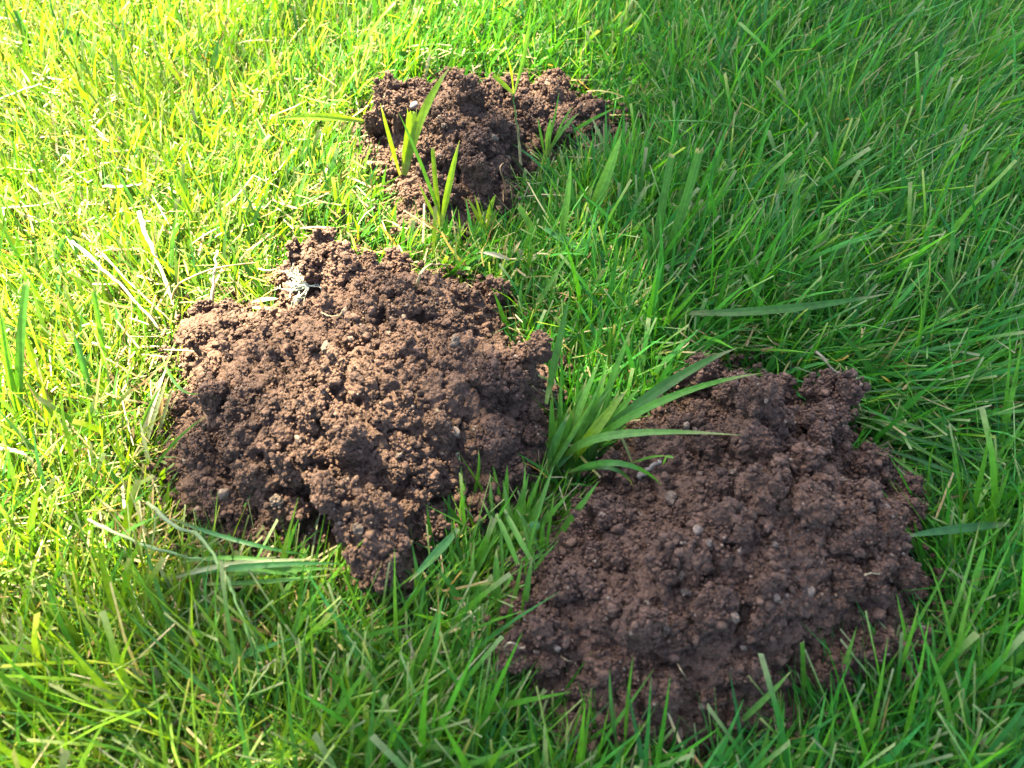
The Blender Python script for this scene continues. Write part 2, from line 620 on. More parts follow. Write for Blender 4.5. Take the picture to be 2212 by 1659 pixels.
SPEC1 = [(815,1165,74,.55),(822,1240,70,.75),(1062,640,44,.5),(940,605,40,.5),(690,580,44,.1),(655,590,38,.0),(735,590,46,.0),(785,605,44,.1),(830,625,42,.1),(665,630,40,.1),
         (455,725,46,-.1),(575,705,48,.0),(640,705,45,.0),(530,905,60,.0),(660,990,58,.1),(850,895,50,.1),(960,920,44,.1),(1000,730,50,.1),(1120,810,44,.1),
         (440,990,56,.0),(520,1080,50,.0),(620,1110,52,.1),(720,1060,50,.1),(930,1030,52,.1),(1040,960,46,.1),(1130,950,44,.1),(760,820,46,.1),(400,880,40,.1),(880,1100,44,.1),(1090,1040,40,.0),(560,1160,42,.1),(680,1160,40,.1)]
SPEC2 = [(1590,860,50,.2),(1650,900,52,.2),(1620,960,55,.2),(1530,800,36,.3),(1700,850,40,.2),(1795,870,50,.3),(1760,930,44,.1),(1890,1000,44,.2),(1945,1035,46,.2),
         (1760,1090,60,.2),(1830,1100,48,.1),(1680,1030,46,.1),(1480,930,40,.2),(1400,960,38,.2),(1270,1130,58,.2),(1330,1110,46,.1),(1430,1230,60,.1),(1200,1200,46,.1),
         (1560,1140,55,.1),(1900,1160,48,.1),(1960,1250,44,.1),(1500,1350,52,.1),(1320,1330,54,.1),(1180,1330,48,.1),(1640,1290,48,.1),(1780,1300,46,.1),(1890,1400,48,.2),(1650,1470,50,.1),(1420,1480,54,.1),(1260,1480,50,.1),(1330,1560,44,.1),(1540,1550,44,.1),(1140,1420,40,.1)]
SPEC3 = [(975,178,34,.1),(1065,185,30,.1),(1130,195,30,.1),(1195,182,38,.1),(1280,215,28,.2),(1330,250,26,.2),(860,215,34,.2),(810,245,26,.2),(900,260,30,.1),(1000,240,34,.1),
         (1100,290,32,.2),(1150,240,30,.1),(985,340,34,.1),(920,330,30,.1),(1040,390,32,.1),(960,420,34,.1),(890,430,28,.1),(1030,440,28,.1),(1220,270,26,.1),(930,205,30,.1)]
PALE1 = [(945,880,10),(985,762,12),(600,1085,14),(770,1130,15),(710,770,11),(1045,750,9),(420,880,9),(860,980,8)]
PALE2 = [(1450,1080,17),(1480,1225,9),(1485,1275,9),(1670,1300,10),(1582,1342,11),(1440,1358,11),(1668,1185,8),(1722,1245,7),(1820,1045,10),(1600,990,9),(1395,1310,8),(1870,1060,7),(1535,1165,7),(1160,1385,6)]
PALE3 = [(1065,300,8),(960,300,6)]
build_hill(HILL1, 'largest brown molehill on the left, half in sun, with a raised crumbly ridge', SPEC1, PALE1, 240, 3800, 11000, 0.0014)
build_hill(HILL2, 'dark brown molehill in full shade at the lower right', SPEC2, PALE2, 240, 3800, 11000, 0.0014)
build_hill(HILL3, 'smaller brown molehill farthest back with broad blades before it', SPEC3, PALE3, 160, 1800, 5500, 0.0016)

# ------------------------------------------------------------------ lawn grass (one mass)
# how the sward leans: picture x, y, ground direction (0 = right, 90 = away), lean 0..1, length factor
FIELD = np.array([
    (100,100,100,.35,0.95),(500,150,80,.25,0.85),(900,60,75,.25,1.00),(1300,80,60,.35,1.10),
    (1700,120,35,.75,1.52),(2100,150,25,.85,1.52),(1500,400,45,.55,1.22),(1900,450,32,.85,1.59),(2150,700,35,.85,1.59),
    (1700,700,25,.65,1.28),(1250,620,70,.45,1.10),(1100,500,60,.45,0.88),(200,500,100,.30,0.80),(550,450,60,.40,0.75),
    (100,900,110,.40,0.95),(300,850,80,.40,0.80),(120,1250,70,.35,0.90),(300,1500,90,.40,1.46),(650,1330,20,.70,1.40),
    (700,1560,40,.60,1.52),(1000,1350,50,.60,1.46),(1100,1600,40,.60,1.52),(1500,1640,50,.55,1.22),(1900,1600,50,.55,1.59),
    (2100,1350,60,.45,1.52),(2100,1050,-10,.75,1.46),(1920,930,-15,.85,1.22),(1280,950,60,.40,1.10),(2150,1600,60,.4,1.46)], float)

def field(px, py):
    w = 1.0 / (((px[:, None] - FIELD[:, 0]) ** 2 + (py[:, None] - FIELD[:, 1]) ** 2) / 1e4 + 0.6) ** 1.5
    w /= w.sum(1)[:, None]
    a = np.radians(FIELD[:, 2])
    cx, cy_ = w @ np.cos(a), w @ np.sin(a)
    return np.arctan2(cy_, cx), w @ FIELD[:, 3], w @ FIELD[:, 4]

def blade_strips(base, L, w, phi, th0, bend, twist, cbase, ctip, cut, nseg, zmin=0.002):
    n = len(L)
    k = nseg + 1
    rows, cols = [], []
    pos = base.copy()
    wdir0 = phi + np.pi / 2 + twist
    for i in range(k):
        s = i / nseg
        if i:
            th = th0 + bend * (s - 0.5 / nseg)
            st = L / nseg
            pos = pos + np.stack([np.sin(th) * np.cos(phi), np.sin(th) * np.sin(phi), np.cos(th)], 1) * st[:, None]
            pos[:, 2] = np.maximum(pos[:, 2], zmin)
        prof = np.where(cut, 0.75 + 0.25 * np.sin(np.pi * min(1, s * 1.2 + 0.1)), (0.65 + 0.7 * s) if s < 0.5 else np.maximum(1 - ((s - 0.42) / 0.58) ** 1.7, 0.06))
        h = (w * 0.5 * prof)[:, None]
        th = th0 + bend * s
        # width vector: horizontal across the lean, tipped by the twist
        wd = np.stack([np.cos(wdir0), np.sin(wdir0), 0.35 * np.sin(twist * 2.0)], 1)
        rows.append(pos - wd * h)
        rows.append(pos + wd * h)
        f = s ** 0.7
        c = cbase * (1 - f) + ctip * f
        if i == nseg:
            c = np.where(cut[:, None], c * 0.45 + np.array([0.30, 0.27, 0.17]) * 0.55, c)
        cols += [c, c]
    V = np.stack(rows, 1).reshape(-1, 3)
    C = np.stack(cols, 1).reshape(-1, 3)
    o = (np.arange(n) * 2 * k)[:, None, None]
    q = np.array([[2 * i, 2 * i + 1, 2 * i + 3, 2 * i + 2] for i in range(nseg)])[None]
    return V, (q + o).reshape(-1, 4), C

GREENS = np.array([(0.044,0.140,0.012),(0.062,0.165,0.012),(0.030,0.110,0.014),(0.090,0.185,0.012),(0.026,0.102,0.022),(0.050,0.148,0.024)])
STRAWS = np.array([(0.22,0.175,0.080),(0.28,0.24,0.13),(0.15,0.10,0.045),(0.15,0.16,0.045),(0.31,0.28,0.18)])

def hill_mask(XY, m):
    ok = np.ones(len(XY), bool)
    for h in HILLS:
        ok &= h.sdf(XY) < m
    return ok

def lawn_points(n, seed, region):
    r = np.random.default_rng(seed)
    out, tot = [], 0
    while tot < n:
        XY = np.column_stack([r.uniform(-1.6, 1.6, n), r.uniform(-0.3, 2.2, n)])
        px, py = to_px(np.column_stack([XY, np.zeros(len(XY))]))
        inv = (px > -160) & (px < 2372) & (py > -230) & (py < 1900)
        keep = inv if region == 'view' else ~inv
        XY = XY[keep]
        # patches thicker and thinner
        d = 0.5 + 0.5 * fbm(np.column_stack([XY, np.zeros(len(XY))]), 14, 2, 77)
        XY = XY[r.random(len(XY)) < 0.55 + 0.6 * d]
        XY = XY[hill_mask(XY, -0.003)]
        out.append(XY)
        tot += len(XY)
    return np.concatenate(out)[:n]

def lawn(n, seed, region):
    r = np.random.default_rng(seed + 1)
    XY = lawn_points(n, seed, region)
    px, py = to_px(np.column_stack([XY, np.full(n, 0.02)]))
    ang, lean, lf = field(np.clip(px, -200, 2400), np.clip(py, -300, 1900))
    P3 = np.column_stack([XY, np.zeros(n)])
    ang = ang + 0.9 * vnoise(P3, 9, 21)
    near = np.full(n, 9.0)
    for h in HILLS:
        near = np.minimum(near, -h.sdf(XY))
    lf = 1.06 * lf * np.clip(0.55 + 0.45 * near / 0.055, 0.55, 1)
    u = r.random(n)
    straw = np.clip(0.24 - 0.16 * (px - 200) / 1100, 0.10, 0.24)
    v = u / (1 - straw)
    cls = np.select([v < 0.40, v < 0.88, v < 1.0], [0, 1, 2], 3)
    VV, QQ, CC, off = [], [], [], 0
    for c in range(4):
        i = np.where(cls == c)[0]
        m = len(i)
        hue = 0.5 + 0.5 * vnoise(P3[i], 22, 31) + 0.35 * r.normal(size=m)
        gi = np.clip((hue * 6).astype(int), 0, 5)
        sun_yellow = r.random(m) < np.clip(0.50 - (px[i] - 200) / 1800, 0.05, 0.5)      # sunlight's yellow painted into more of the left blades
        gi = np.where(sun_yellow, 3, gi)
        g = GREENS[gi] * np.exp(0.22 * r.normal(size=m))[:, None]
        g[:, 0] *= np.clip(1 - 0.38 * (px[i] - 500) / 900, 0.62, 1.0)               # cool tone of the shade painted into the right lawn's greens
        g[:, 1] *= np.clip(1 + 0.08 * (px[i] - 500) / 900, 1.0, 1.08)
        st = STRAWS[r.integers(0, 5, m)] * np.exp(0.25 * r.normal(size=m))[:, None]
        base = np.column_stack([XY[i], np.full(m, -0.002)])
        spread = r.normal(size=m) * np.clip(1.05 - 0.3 * (px[i] - 500) / 1000, 0.92, 1.05)
        if c == 0:
            L = r.uniform(0.025, 0.068, m) * lf[i]
            w = r.uniform(0.0009, 0.0023, m)
            th0 = np.abs(0.10 + 0.55 * lean[i] + 0.22 * r.normal(size=m))
            bend = 0.35 + 0.9 * lean[i] * r.random(m) + 0.35 * r.normal(size=m)
            phi = ang[i] + 1.0 * spread
        elif c == 1:
            L = r.uniform(0.032, 0.086, m) * lf[i]
            w = r.uniform(0.0009, 0.0019, m)
            th0 = 0.60 + 0.55 * lean[i] + 0.35 * r.normal(size=m)
            bend = 0.8 + 0.6 * r.normal(size=m)
            phi = ang[i] + 1.6 * spread
        elif c == 2:
            L = r.uniform(0.035, 0.085, m) * lf[i]
            w = r.uniform(0.0024, 0.0050, m)
            th0 = np.abs(0.15 + 0.60 * lean[i] + 0.25 * r.normal(size=m))
            bend = 0.2 + 0.6 * r.random(m)
            phi = ang[i] + 1.0 * spread
        else:
            L = 0.007 + 0.034 * r.random(m) ** 1.6
            w = r.uniform(0.0008, 0.0022, m)
            th0 = 1.30 + 0.35 * r.normal(size=m)
            bend = 0.4 * r.normal(size=m)
            phi = r.uniform(0, 6.28, m)
            base[:, 2] = 0.034 * r.random(m) ** 1.5
            g = st
        cut = r.random(m) < (0.36, 0.20, 0.12, 0.8)[c]
        dry = (c < 2) & (r.random(m) < np.clip(0.08 - 0.06 * (px[i] - 200) / 1100, 0.02, 0.08)) & (c != 3)
        ctip = np.where(dry[:, None], st, g * np.array([1.12, 1.08, 1.0]))
        cb = np.where((r.random(m) < straw[i] * 1.5)[:, None], 0.55 * g + 0.45 * st * 0.6, g * np.array([0.95, 0.92, 0.9]))
        tw = r.normal(size=m) * 0.9
        V, Q, C = blade_strips(base, L, w, phi, th0, bend, tw, cb, ctip, cut, 3 if c != 2 else 4)
        VV.append(V); QQ.append(Q + off); CC.append(C)
        off += len(V)
    return np.concatenate(VV), np.concatenate(QQ), np.concatenate(CC)

def build_lawn():
    A = lawn(140000, 500, 'view')
    B = lawn(26000, 600, 'rest')
    V = np.concatenate([A[0], B[0]])
    Q = np.concatenate([A[1], B[1] + len(A[0])])
    C = np.concatenate([A[2], B[2]])
    o = bpy.data.objects.new('lawn_grass', mesh_np('lawn_grass', V, Q, col=np.clip(C, 0, 1), mat=M_GRASS))
    link(o)
    o['kind'] = 'stuff'
    tag(o, 'dense green lawn grass mixed with dry straw around the molehills', 'grass')
build_lawn()


# ------------------------------------------------------------------ the tree that shades the right of the lawn (out of the frame, up-sun)
def tube(pts, radii, sides=6):
    pts = [Vector(p) for p in pts]
    n = len(pts)
    V, Q = [], []
    up = Vector((0.3, 0.2, 1)).normalized()
    for i in range(n):
        t = (pts[min(i + 1, n - 1)] - pts[max(i - 1, 0)]).normalized()
        a = t.cross(up)
        if a.length < 0.05:
            a = t.cross(Vector((1, 0, 0)))
        a.normalize()
        b = t.cross(a)
        for k in range(sides):
            f = 2 * math.pi * k / sides
            V.append(pts[i] + (a * math.cos(f) + b * math.sin(f)) * radii[i])
    for i in range(n - 1):
        for k in range(sides):
            k2 = (k + 1) % sides
            Q.append((i * sides + k, i * sides + k2, (i + 1) * sides + k2, (i + 1) * sides + k))
    V = np.array([v[:] for v in V])
    T = []
    for e in (0, n - 1):
        V = np.vstack([V, np.array(pts[e][:])[None]])
        c = len(V) - 1
        for k in range(sides):
            T.append((c, e * sides + k, e * sides + (k + 1) % sides) if e else (c, (k + 1) % sides, k))
    return V, np.array(Q), np.array(T)

def build_tree():
    r = np.random.default_rng(TREE_SEED)
    DIST = 9.5
    def lobe(p, q, rad, off):                      # a lobe of the crown whose shadow ends along the ground line p-q
        g1, g2 = at(*p)[:2], at(*q)[:2]
        e = (g1 - g2) / np.linalg.norm(g1 - g2)
        cg = (g1 + g2) / 2 + np.array([e[1], -e[0]]) * (rad + off)
        return np.array([cg[0], cg[1], 0]) + np.array(S) * DIST, rad
    LOBES = [lobe((1330, 0), (1000, 800), 1.48, TREE_OFF[0]), lobe((1250, 700), (60, 1500), 1.71, TREE_OFF[1])]
    C = LOBES[0][0]
    root = thing('broadleaf_tree', 'leafy tree that shades the right half of the lawn', 'tree', (C[0] + 0.3, C[1] + 0.2, -0.02))
    loc = np.array(root.location)
    top = C + np.array([0, 0, 0.6])
    path = [loc, loc + [0.05, 0.0, 1.2], loc + [-0.05, 0.05, 2.8], loc + [-0.2, -0.1, 4.6], top]
    V, Q, T = tube([p - loc for p in path], [0.24, 0.17, 0.14, 0.11, 0.04], 12)
    V[:12] *= np.array([1.25, 1.25, 1])
    link(bpy.data.objects.new('trunk', mesh_np('trunk', V, Q, T, mat=M_BARK)), root)
    for k in range(9):
        a = k * 2.4
        z0 = 3.6 + 0.45 * k
        d = np.array([math.cos(a), math.sin(a), 0.55])
        p0 = loc + [-0.12, 0, z0]
        pts = [p0, p0 + d * 0.7, p0 + d * 1.3 + [0, 0, 0.15], p0 + d * 1.9 + [0, 0, 0.35]]
        V, Q, T = tube([p - loc for p in pts], [0.07, 0.05, 0.03, 0.01], 8)
        link(bpy.data.objects.new('limb', mesh_np('limb', V, Q, T, mat=M_BARK)), root)
    # leaves: clumps spread through the ball
    per = 17
    cc = []
    for lc, rad in LOBES:
        nc = int(2600 * (rad / 2.6) ** 3 * 2.84)
        u = r.normal(size=(nc, 3))
        u /= np.linalg.norm(u, axis=1)[:, None]
        cc.append(lc + u * (rad * r.random(nc) ** (1 / 3))[:, None])
    cc = np.concatenate(cc)
    nc = len(cc)
    P = np.repeat(cc, per, 0) + r.normal(size=(nc * per, 3)) * 0.13
    n = len(P)
    Rm = rot_random(n, r)
    sz = r.uniform(0.09, 0.15, n)
    shape = np.array([(-0.55, 0, 0), (0, 0.36, 0.05), (0.6, 0, -0.08), (0, -0.36, 0.05)])
    W = np.einsum('nij,vj->nvi', Rm, shape) * sz[:, None, None] + P[:, None, :] - loc
    Q = (np.arange(n) * 4)[:, None] + np.arange(4)[None]
    col = np.repeat(np.array([0.05, 0.11, 0.022]) * np.exp(0.25 * r.normal(size=n))[:, None], 4, 0)
    link(bpy.data.objects.new('crown', mesh_np('crown', W.reshape(-1, 3), Q, col=col, smooth=False, mat=M_GRASS)), root)
TREE_SEED, TREE_OFF = 54, (0.32, 0.47)
build_tree()

# ------------------------------------------------------------------ single broad blades, tufts and stems
HUE = {'y': (0.130, 0.235, 0.016), 'g': (0.056, 0.175, 0.018), 'd': (0.034, 0.120, 0.018), 'b': (0.040, 0.138, 0.036),
       'l': (0.085, 0.215, 0.036), 's': (0.33, 0.27, 0.155), 'p': (0.40, 0.36, 0.24), 'o': (0.26, 0.17, 0.08), 'q': (0.17, 0.21, 0.10)}

def surf_z(x, y):
    z = 0.0
    for h in HILLS:
        xy = np.array([[x, y]])
        if h.sdf(xy)[0] > 0:
            z = max(z, h.z(xy)[0])
    return z

def tip_point(P0, tx, ty, k):
    d = ray(tx, ty)
    tc = ((P0 - CAMP) @ d) / (d @ d)               # nearest to the foot
    tv = (P0[1] - CAMP[1]) / d[1]                  # straight above the foot
    t = tc * (1 - k) + tv * k
    T = CAMP + d * t
    if T[2] < 0.006:
        t = (0.012 - CAM_H) / d[2]
        T = CAMP + d * t
    return T

def ribbon(P, width, hue, cut, rnd, twist=0.0, fold=0.22, wide=None):
    """a grass leaf along the points P: two halves folded at the midrib, with parallel veins"""
    n0 = len(P)
    S_ = list(np.linspace(0, 1, n0))
    if cut:
        S_.insert(-1, 0.965)
    P = [P[0]] + [P[min(int(s * (n0 - 1)), n0 - 2)] * (1 - (s * (n0 - 1) - min(int(s * (n0 - 1)), n0 - 2))) + P[min(int(s * (n0 - 1)), n0 - 2) + 1] * (s * (n0 - 1) - min(int(s * (n0 - 1)), n0 - 2)) for s in S_[1:]]
    n = len(P)
    K = 7
    xs = np.linspace(-1, 1, K)
    vein = np.array([0.93, 1.06, 0.92, 1.18, 0.92, 1.06, 0.93])
    col = np.array(HUE[hue]) * math.exp(0.10 * rnd.gauss(0, 1))
    V, C = [], []
    turn = rnd.uniform(-0.5, 0.5)
    dryness = rnd.random()
    for i in range(n):
        s = S_[i]
        t = P[min(i + 1, n - 1)] - P[max(i - 1, 0)]
        t = t / np.linalg.norm(t)
        f = CAMP + np.array([0, 0, 0.25]) - P[i]
        f = f - t * (f @ t)
        f /= np.linalg.norm(f)
        sd = np.cross(t, f)
        a = twist + turn * (s - 0.3)
        w = sd * math.cos(a) + f * math.sin(a)
        nn = f * math.cos(a) - sd * math.sin(a)
        if cut:
            pr = 0.5 + 0.5 * min(1, s / 0.35)
            pr *= 1 - 0.18 * max(0, s - 0.6) / 0.4
        else:
            pr = min(0.5 + 0.5 * s / 0.3, 1.0) if s < 0.45 else max(1 - ((s - 0.45) / 0.55) ** 1.8, 0.03)
        pr *= 1 + 0.05 * rnd.uniform(-1, 1)
        h = width * 0.5 * pr
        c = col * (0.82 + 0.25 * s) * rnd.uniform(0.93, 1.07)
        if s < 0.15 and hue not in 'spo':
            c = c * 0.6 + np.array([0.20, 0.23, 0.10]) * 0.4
        if not cut and s > 0.9 and dryness > 0.6:
            c = c * 0.5 + np.array([0.28, 0.24, 0.12]) * 0.5
        for k in range(K):
            jag = rnd.uniform(-0.35, 0.35) * width if (cut and i == n - 1) else 0
            V.append(P[i] + w * h * xs[k] + nn * h * fold * abs(xs[k]) + t * jag)
            cc = c * vein[k]
            if cut and i == n - 1:
                cc = np.array([0.30, 0.26, 0.15]) * rnd.uniform(0.6, 1.1)
            C.append(cc)
    Q = []
    for i in range(n - 1):
        for k in range(K - 1):
            a = i * K + k
            Q.append((a, a + 1, a + K + 1, a + K))
    return np.array(V), np.array(Q), np.array(C)

def curve_pts(P0, P1, P2, n=12):
    t = np.linspace(0, 1, n)[:, None]
    return (1 - t) ** 2 * P0 + 2 * t * (1 - t) * P1 + t * t * P2

RB = random.Random(5)
def leaf_geo(b):
    """b = (foot x, foot y, tip x, tip y, width in px, hue, options)"""
    x0, y0, x1, y1, w, hue = b[:6]
    op = b[6] if len(b) > 6 else {}
    P0 = at(x0, y0, op.get('z0', 0.0))
    z = surf_z(P0[0], P0[1])
    if z > 0 and 'z0' not in op:
        P0 = at(x0, y0, z * 0.8)
    if 'z1' in op:
        P2 = at(x1, y1, op['z1'])
    else:
        P2 = tip_point(P0, x1, y1, op.get('k', 0.35))
    Lg = np.linalg.norm(P2 - P0)
    if 'mid' in op:
        mx, my, mz = op['mid']
        M = at(mx, my, mz)
        P1 = 2 * M - 0.5 * (P0 + P2)
    else:
        P1 = (P0 + P2) / 2 + np.array([0, 0, 1]) * op.get('sag', 0.10) * Lg + RGT * op.get('side', RB.uniform(-0.06, 0.06)) * Lg
    pts = curve_pts(P0, P1, P2)
    depth = ((P0 + P2) / 2 - CAMP) @ FWD
    wid = w / 1106.0 * TANH * depth
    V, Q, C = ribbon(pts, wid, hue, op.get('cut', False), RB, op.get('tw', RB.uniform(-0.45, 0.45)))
    return P0, V, Q, C

def single_blade(name, label, cat, b, group=None):
    P0, V, Q, C = leaf_geo(b)
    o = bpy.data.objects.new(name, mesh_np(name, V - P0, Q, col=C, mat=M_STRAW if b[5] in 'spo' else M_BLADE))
    o.location = P0
    link(o)
    return tag(o, label, cat, group)

def tuft(name, label, cat, blades, group=None, part='blade'):
    geos = [leaf_geo(b) for b in blades]
    loc = geos[0][0]
    root = thing(name, label, cat, loc, group)
    for b, (P0, V, Q, C) in zip(blades, geos):
        o = bpy.data.objects.new(part, mesh_np(part, V - loc, Q, col=C, mat=M_STRAW if b[5] in 'spo' else M_BLADE))
        link(o, root)
    return root

def smooth_path(pts, n=5):
    pts = np.array(pts, float)
    out = []
    for i in range(len(pts) - 1):
        p0 = pts[max(i - 1, 0)]; p1 = pts[i]; p2 = pts[i + 1]; p3 = pts[min(i + 2, len(pts) - 1)]
        for t in np.linspace(0, 1, n, endpoint=False):
            out.append(0.5 * (2 * p1 + (p2 - p0) * t + (2 * p0 - 5 * p1 + 4 * p2 - p3) * t * t + (3 * p1 - p0 - 3 * p2 + p3) * t ** 3))
    out.append(pts[-1])
    return np.array(out)

def stem_geo(pts, wpx, hue, hue2=None, on_hill=False, sides=6):
    W = []
    for x, y, z in pts:
        p = at(x, y, z)
        if on_hill:
            for _ in range(3):
                p = at(x, y, surf_z(p[0], p[1]) + z)
        W.append(p)
    path = smooth_path(W)
    depth = (path.mean(0) - CAMP) @ FWD
    rad = wpx * 0.5 / 1106.0 * TANH * depth
    n = len(path)
    rr = [rad * (1 - 0.45 * i / (n - 1)) * (0.8 + 0.3 * RB.random() + (0.35 if (i % 7 == 3 and wpx > 5) else 0)) for i in range(n)]
    path = path + np.array([[RB.gauss(0, 1), RB.gauss(0, 1), RB.gauss(0, 1)] for _ in range(n)]) * rad * 0.28
    V, Q, T = tube(path, rr, sides)
    if wpx > 5:                                      # stalks dry out flat
        ctr = np.vstack([np.repeat(path, sides, 0), path[:1], path[-1:]])
        q = (V - ctr)
        V = ctr + q * np.array([1, 1, 0.6])
    c1, c2 = np.array(HUE[hue]), np.array(HUE[hue2 or hue])
    f = np.concatenate([np.repeat(np.linspace(0, 1, n), sides), [0, 1]])[:, None]
    sh = np.concatenate([np.repeat([RB.uniform(0.62, 1.0) for _ in range(n)], sides), [1, 1]])[:, None]
    return path[0], V, Q, T, (c1 * (1 - f) + c2 * f) * sh

def stem(name, label, cat, pts, wpx, hue, hue2=None, on_hill=False, group=None):
    P0, V, Q, T, C = stem_geo(pts, wpx, hue, hue2, on_hill)
    o = bpy.data.objects.new(name, mesh_np(name, V - P0, Q, T, col=C, mat=M_STRAW))
    o.location = P0
    link(o)
    return tag(o, label, cat, group)

cutd = lambda **k: dict(cut=True, **k)
BL = 'grass blade'
# ---- before and on the back molehill
tuft('grass_tuft', 'tuft of three broad sunlit yellow-green blades before the back molehill', 'grass tuft', [
    (875,378,974,142,20,'y',dict(k=.45,side=-.08,tw=.1)), (872,378,890,236,24,'y',cutd(k=.5,tw=.05)), (864,378,821,222,9,'y',dict(k=.5))])
single_blade('broad_grass', 'long thin blade leaning left across the broad tuft of the back molehill', BL, (956,482,861,243,8,'g',dict(k=.4)))
tuft('grass_tuft', 'two-bladed sunlit tuft at the front foot of the back molehill', 'grass tuft', [
    (951,490,935,319,11,'y',cutd(k=.5,tw=.2)), (953,490,993,302,14,'y',dict(k=.5,tw=.1)), (950,492,905,395,8,'y',dict(k=.4))])
tuft('grass_shoot', 'small curled sunlit shoot right of the two-bladed tuft', 'grass shoot', [
    (1048,502,1010,427,9,'y',dict(k=.4)), (1048,502,1071,420,11,'y',dict(k=.4,sag=.3)), (1046,502,1025,420,6,'y',dict(k=.5))])
t = tuft('grass_stalk', 'tall upright stalk with three leaves standing in the back molehill', 'grass stalk', [
    (1109,203,1064,161,10,'y',cutd(z0=.135,z1=.15,tw=.2)), (1109,203,1086,99,5,'y',dict(z0=.135,z1=.19)), (1110,203,1146,12,9,'l',dict(z0=.135,z1=.21,side=.08))], part='leaf')
P0, V, Q, T, C = stem_geo([(1126,356,.055),(1120,300,.085),(1114,250,.112),(1109,203,.135)], 6, 's', 'l')
link(bpy.data.objects.new('stem', mesh_np('stem', V - np.array(t.location), Q, T, col=C, mat=M_STRAW)), t)
tuft('grass_tuft', 'thin green tuft growing out of the right side of the back molehill', 'grass tuft', [
    (1178,336,1208,196,5,'g'), (1180,336,1252,243,9,'l',dict(sag=.2)), (1176,336,1161,253,6,'g'), (1182,336,1190,255,12,'l',dict(k=.5)), (1185,336,1240,228,5,'l',dict(sag=.3))])
single_blade('broad_grass', 'thin seed-like blade reaching right over the back molehill', BL, (1215,300,1333,232,8,'g',dict(sag=.05)))
single_blade('broad_grass', 'bright horizontal blade at the left edge of the back molehill', BL, (785,262,606,258,15,'y',dict(z0=.03,z1=.05,sag=.1,tw=.1)))
# ---- between the back and the right molehill
single_blade('broad_grass', 'broad spear-shaped pale green blade right of the back molehill', BL, (1253,520,1343,286,25,'l',dict(k=.4,side=.05,tw=.0)))
single_blade('broad_grass', 'straight pale green blade just left of the spear-shaped one', BL, (1199,580,1234,347,17,'l',dict(k=.4,tw=.3)))
single_blade('broad_grass', 'cut-off blade leaning left, lowest front of the back molehill', BL, (1182,565,1120,444,14,'l',cutd(k=.4,tw=.1)))
single_blade('broad_grass', 'blue-green blade lying flat below the cut-off leaning blade', BL, (1269,552,1160,486,18,'b',dict(z0=.03,z1=.045,sag=.08)))
tuft('grass_tuft', 'tuft of tall broad dark blades cut off at the top, centre right', 'grass tuft', [
    (1410,640,1511,322,20,'d',cutd(k=.35,tw=.1)), (1396,640,1452,332,18,'d',cutd(k=.35,tw=.2)), (1400,640,1390,470,12,'g')])
single_blade('broad_grass', 'slim pointed bluish blade right of the tall dark tuft', BL, (1517,490,1569,271,10,'b',dict(k=.4)))
single_blade('broad_grass', 'broad dark blade standing in front of the lobed leaf', BL, (1686,640,1719,408,21,'d',dict(k=.35,tw=.15)))
single_blade('broad_grass', 'broad dark-green blade in the upper right lawn', BL, (1862,205,1942,92,19,'d',cutd(k=.3)))
single_blade('broad_grass', 'light green blade leaning left in the right lawn below the top edge', BL, (2147,392,2068,300,14,'l',cutd(k=.3,tw=.1)))
single_blade('broad_grass', 'short light blade with cut tip, upper right lawn', BL, (1736,180,1790,148,13,'l',cutd(k=.3)))
stem('grass_stalk', 'long thin green stem lying level right of the back molehill', 'grass stem', [(1430,262,.05),(1530,264,.055),(1635,280,.05)], 6, 'l', 'g')
single_blade('broad_grass', 'long broad dark blade lying level above the right molehill', BL, (1470,676,1928,632,19,'d',dict(z0=.03,z1=.06,mid=(1690,668,.06),tw=.2)))
single_blade('broad_grass', 'short pale blade pointing down-right above the long level blade', BL, (1892,636,1846,555,11,'l',dict(k=.3)))
single_blade('broad_grass', 'blue-green blade hanging at the right edge beside the right molehill', BL, (2162,1000,2122,862,15,'b',dict(k=.3,tw=.1)))
stem('straw', 'kinked pale straw piece just above the right molehill', 'straw', [(1762,757,.04),(1790,787,.035),(1820,818,.03)], 8, 's', 'p')
tuft('grass_tuft', 'tall thin blades rising left of the centre, beside the left molehill', 'grass tuft', [
    (1119,722,1238,530,10,'l',dict(k=.25,side=.05)), (1112,700,1150,590,8,'b'), (1125,730,1128,600,9,'b'), (1130,720,1180,640,7,'g')])
single_blade('broad_grass', 'tall dark upright blade above the central tuft', BL, (1180,872,1231,640,17,'d',dict(k=.3,tw=.3)))
single_blade('broad_grass', 'long slim blade crossing the lawn above the central tuft', BL, (1300,720,1400,540,11,'b',dict(k=.3)))
single_blade('broad_grass', 'slim light blade leaning right above the right molehill corner', BL, (1340,610,1480,500,14,'l',dict(k=.25)))
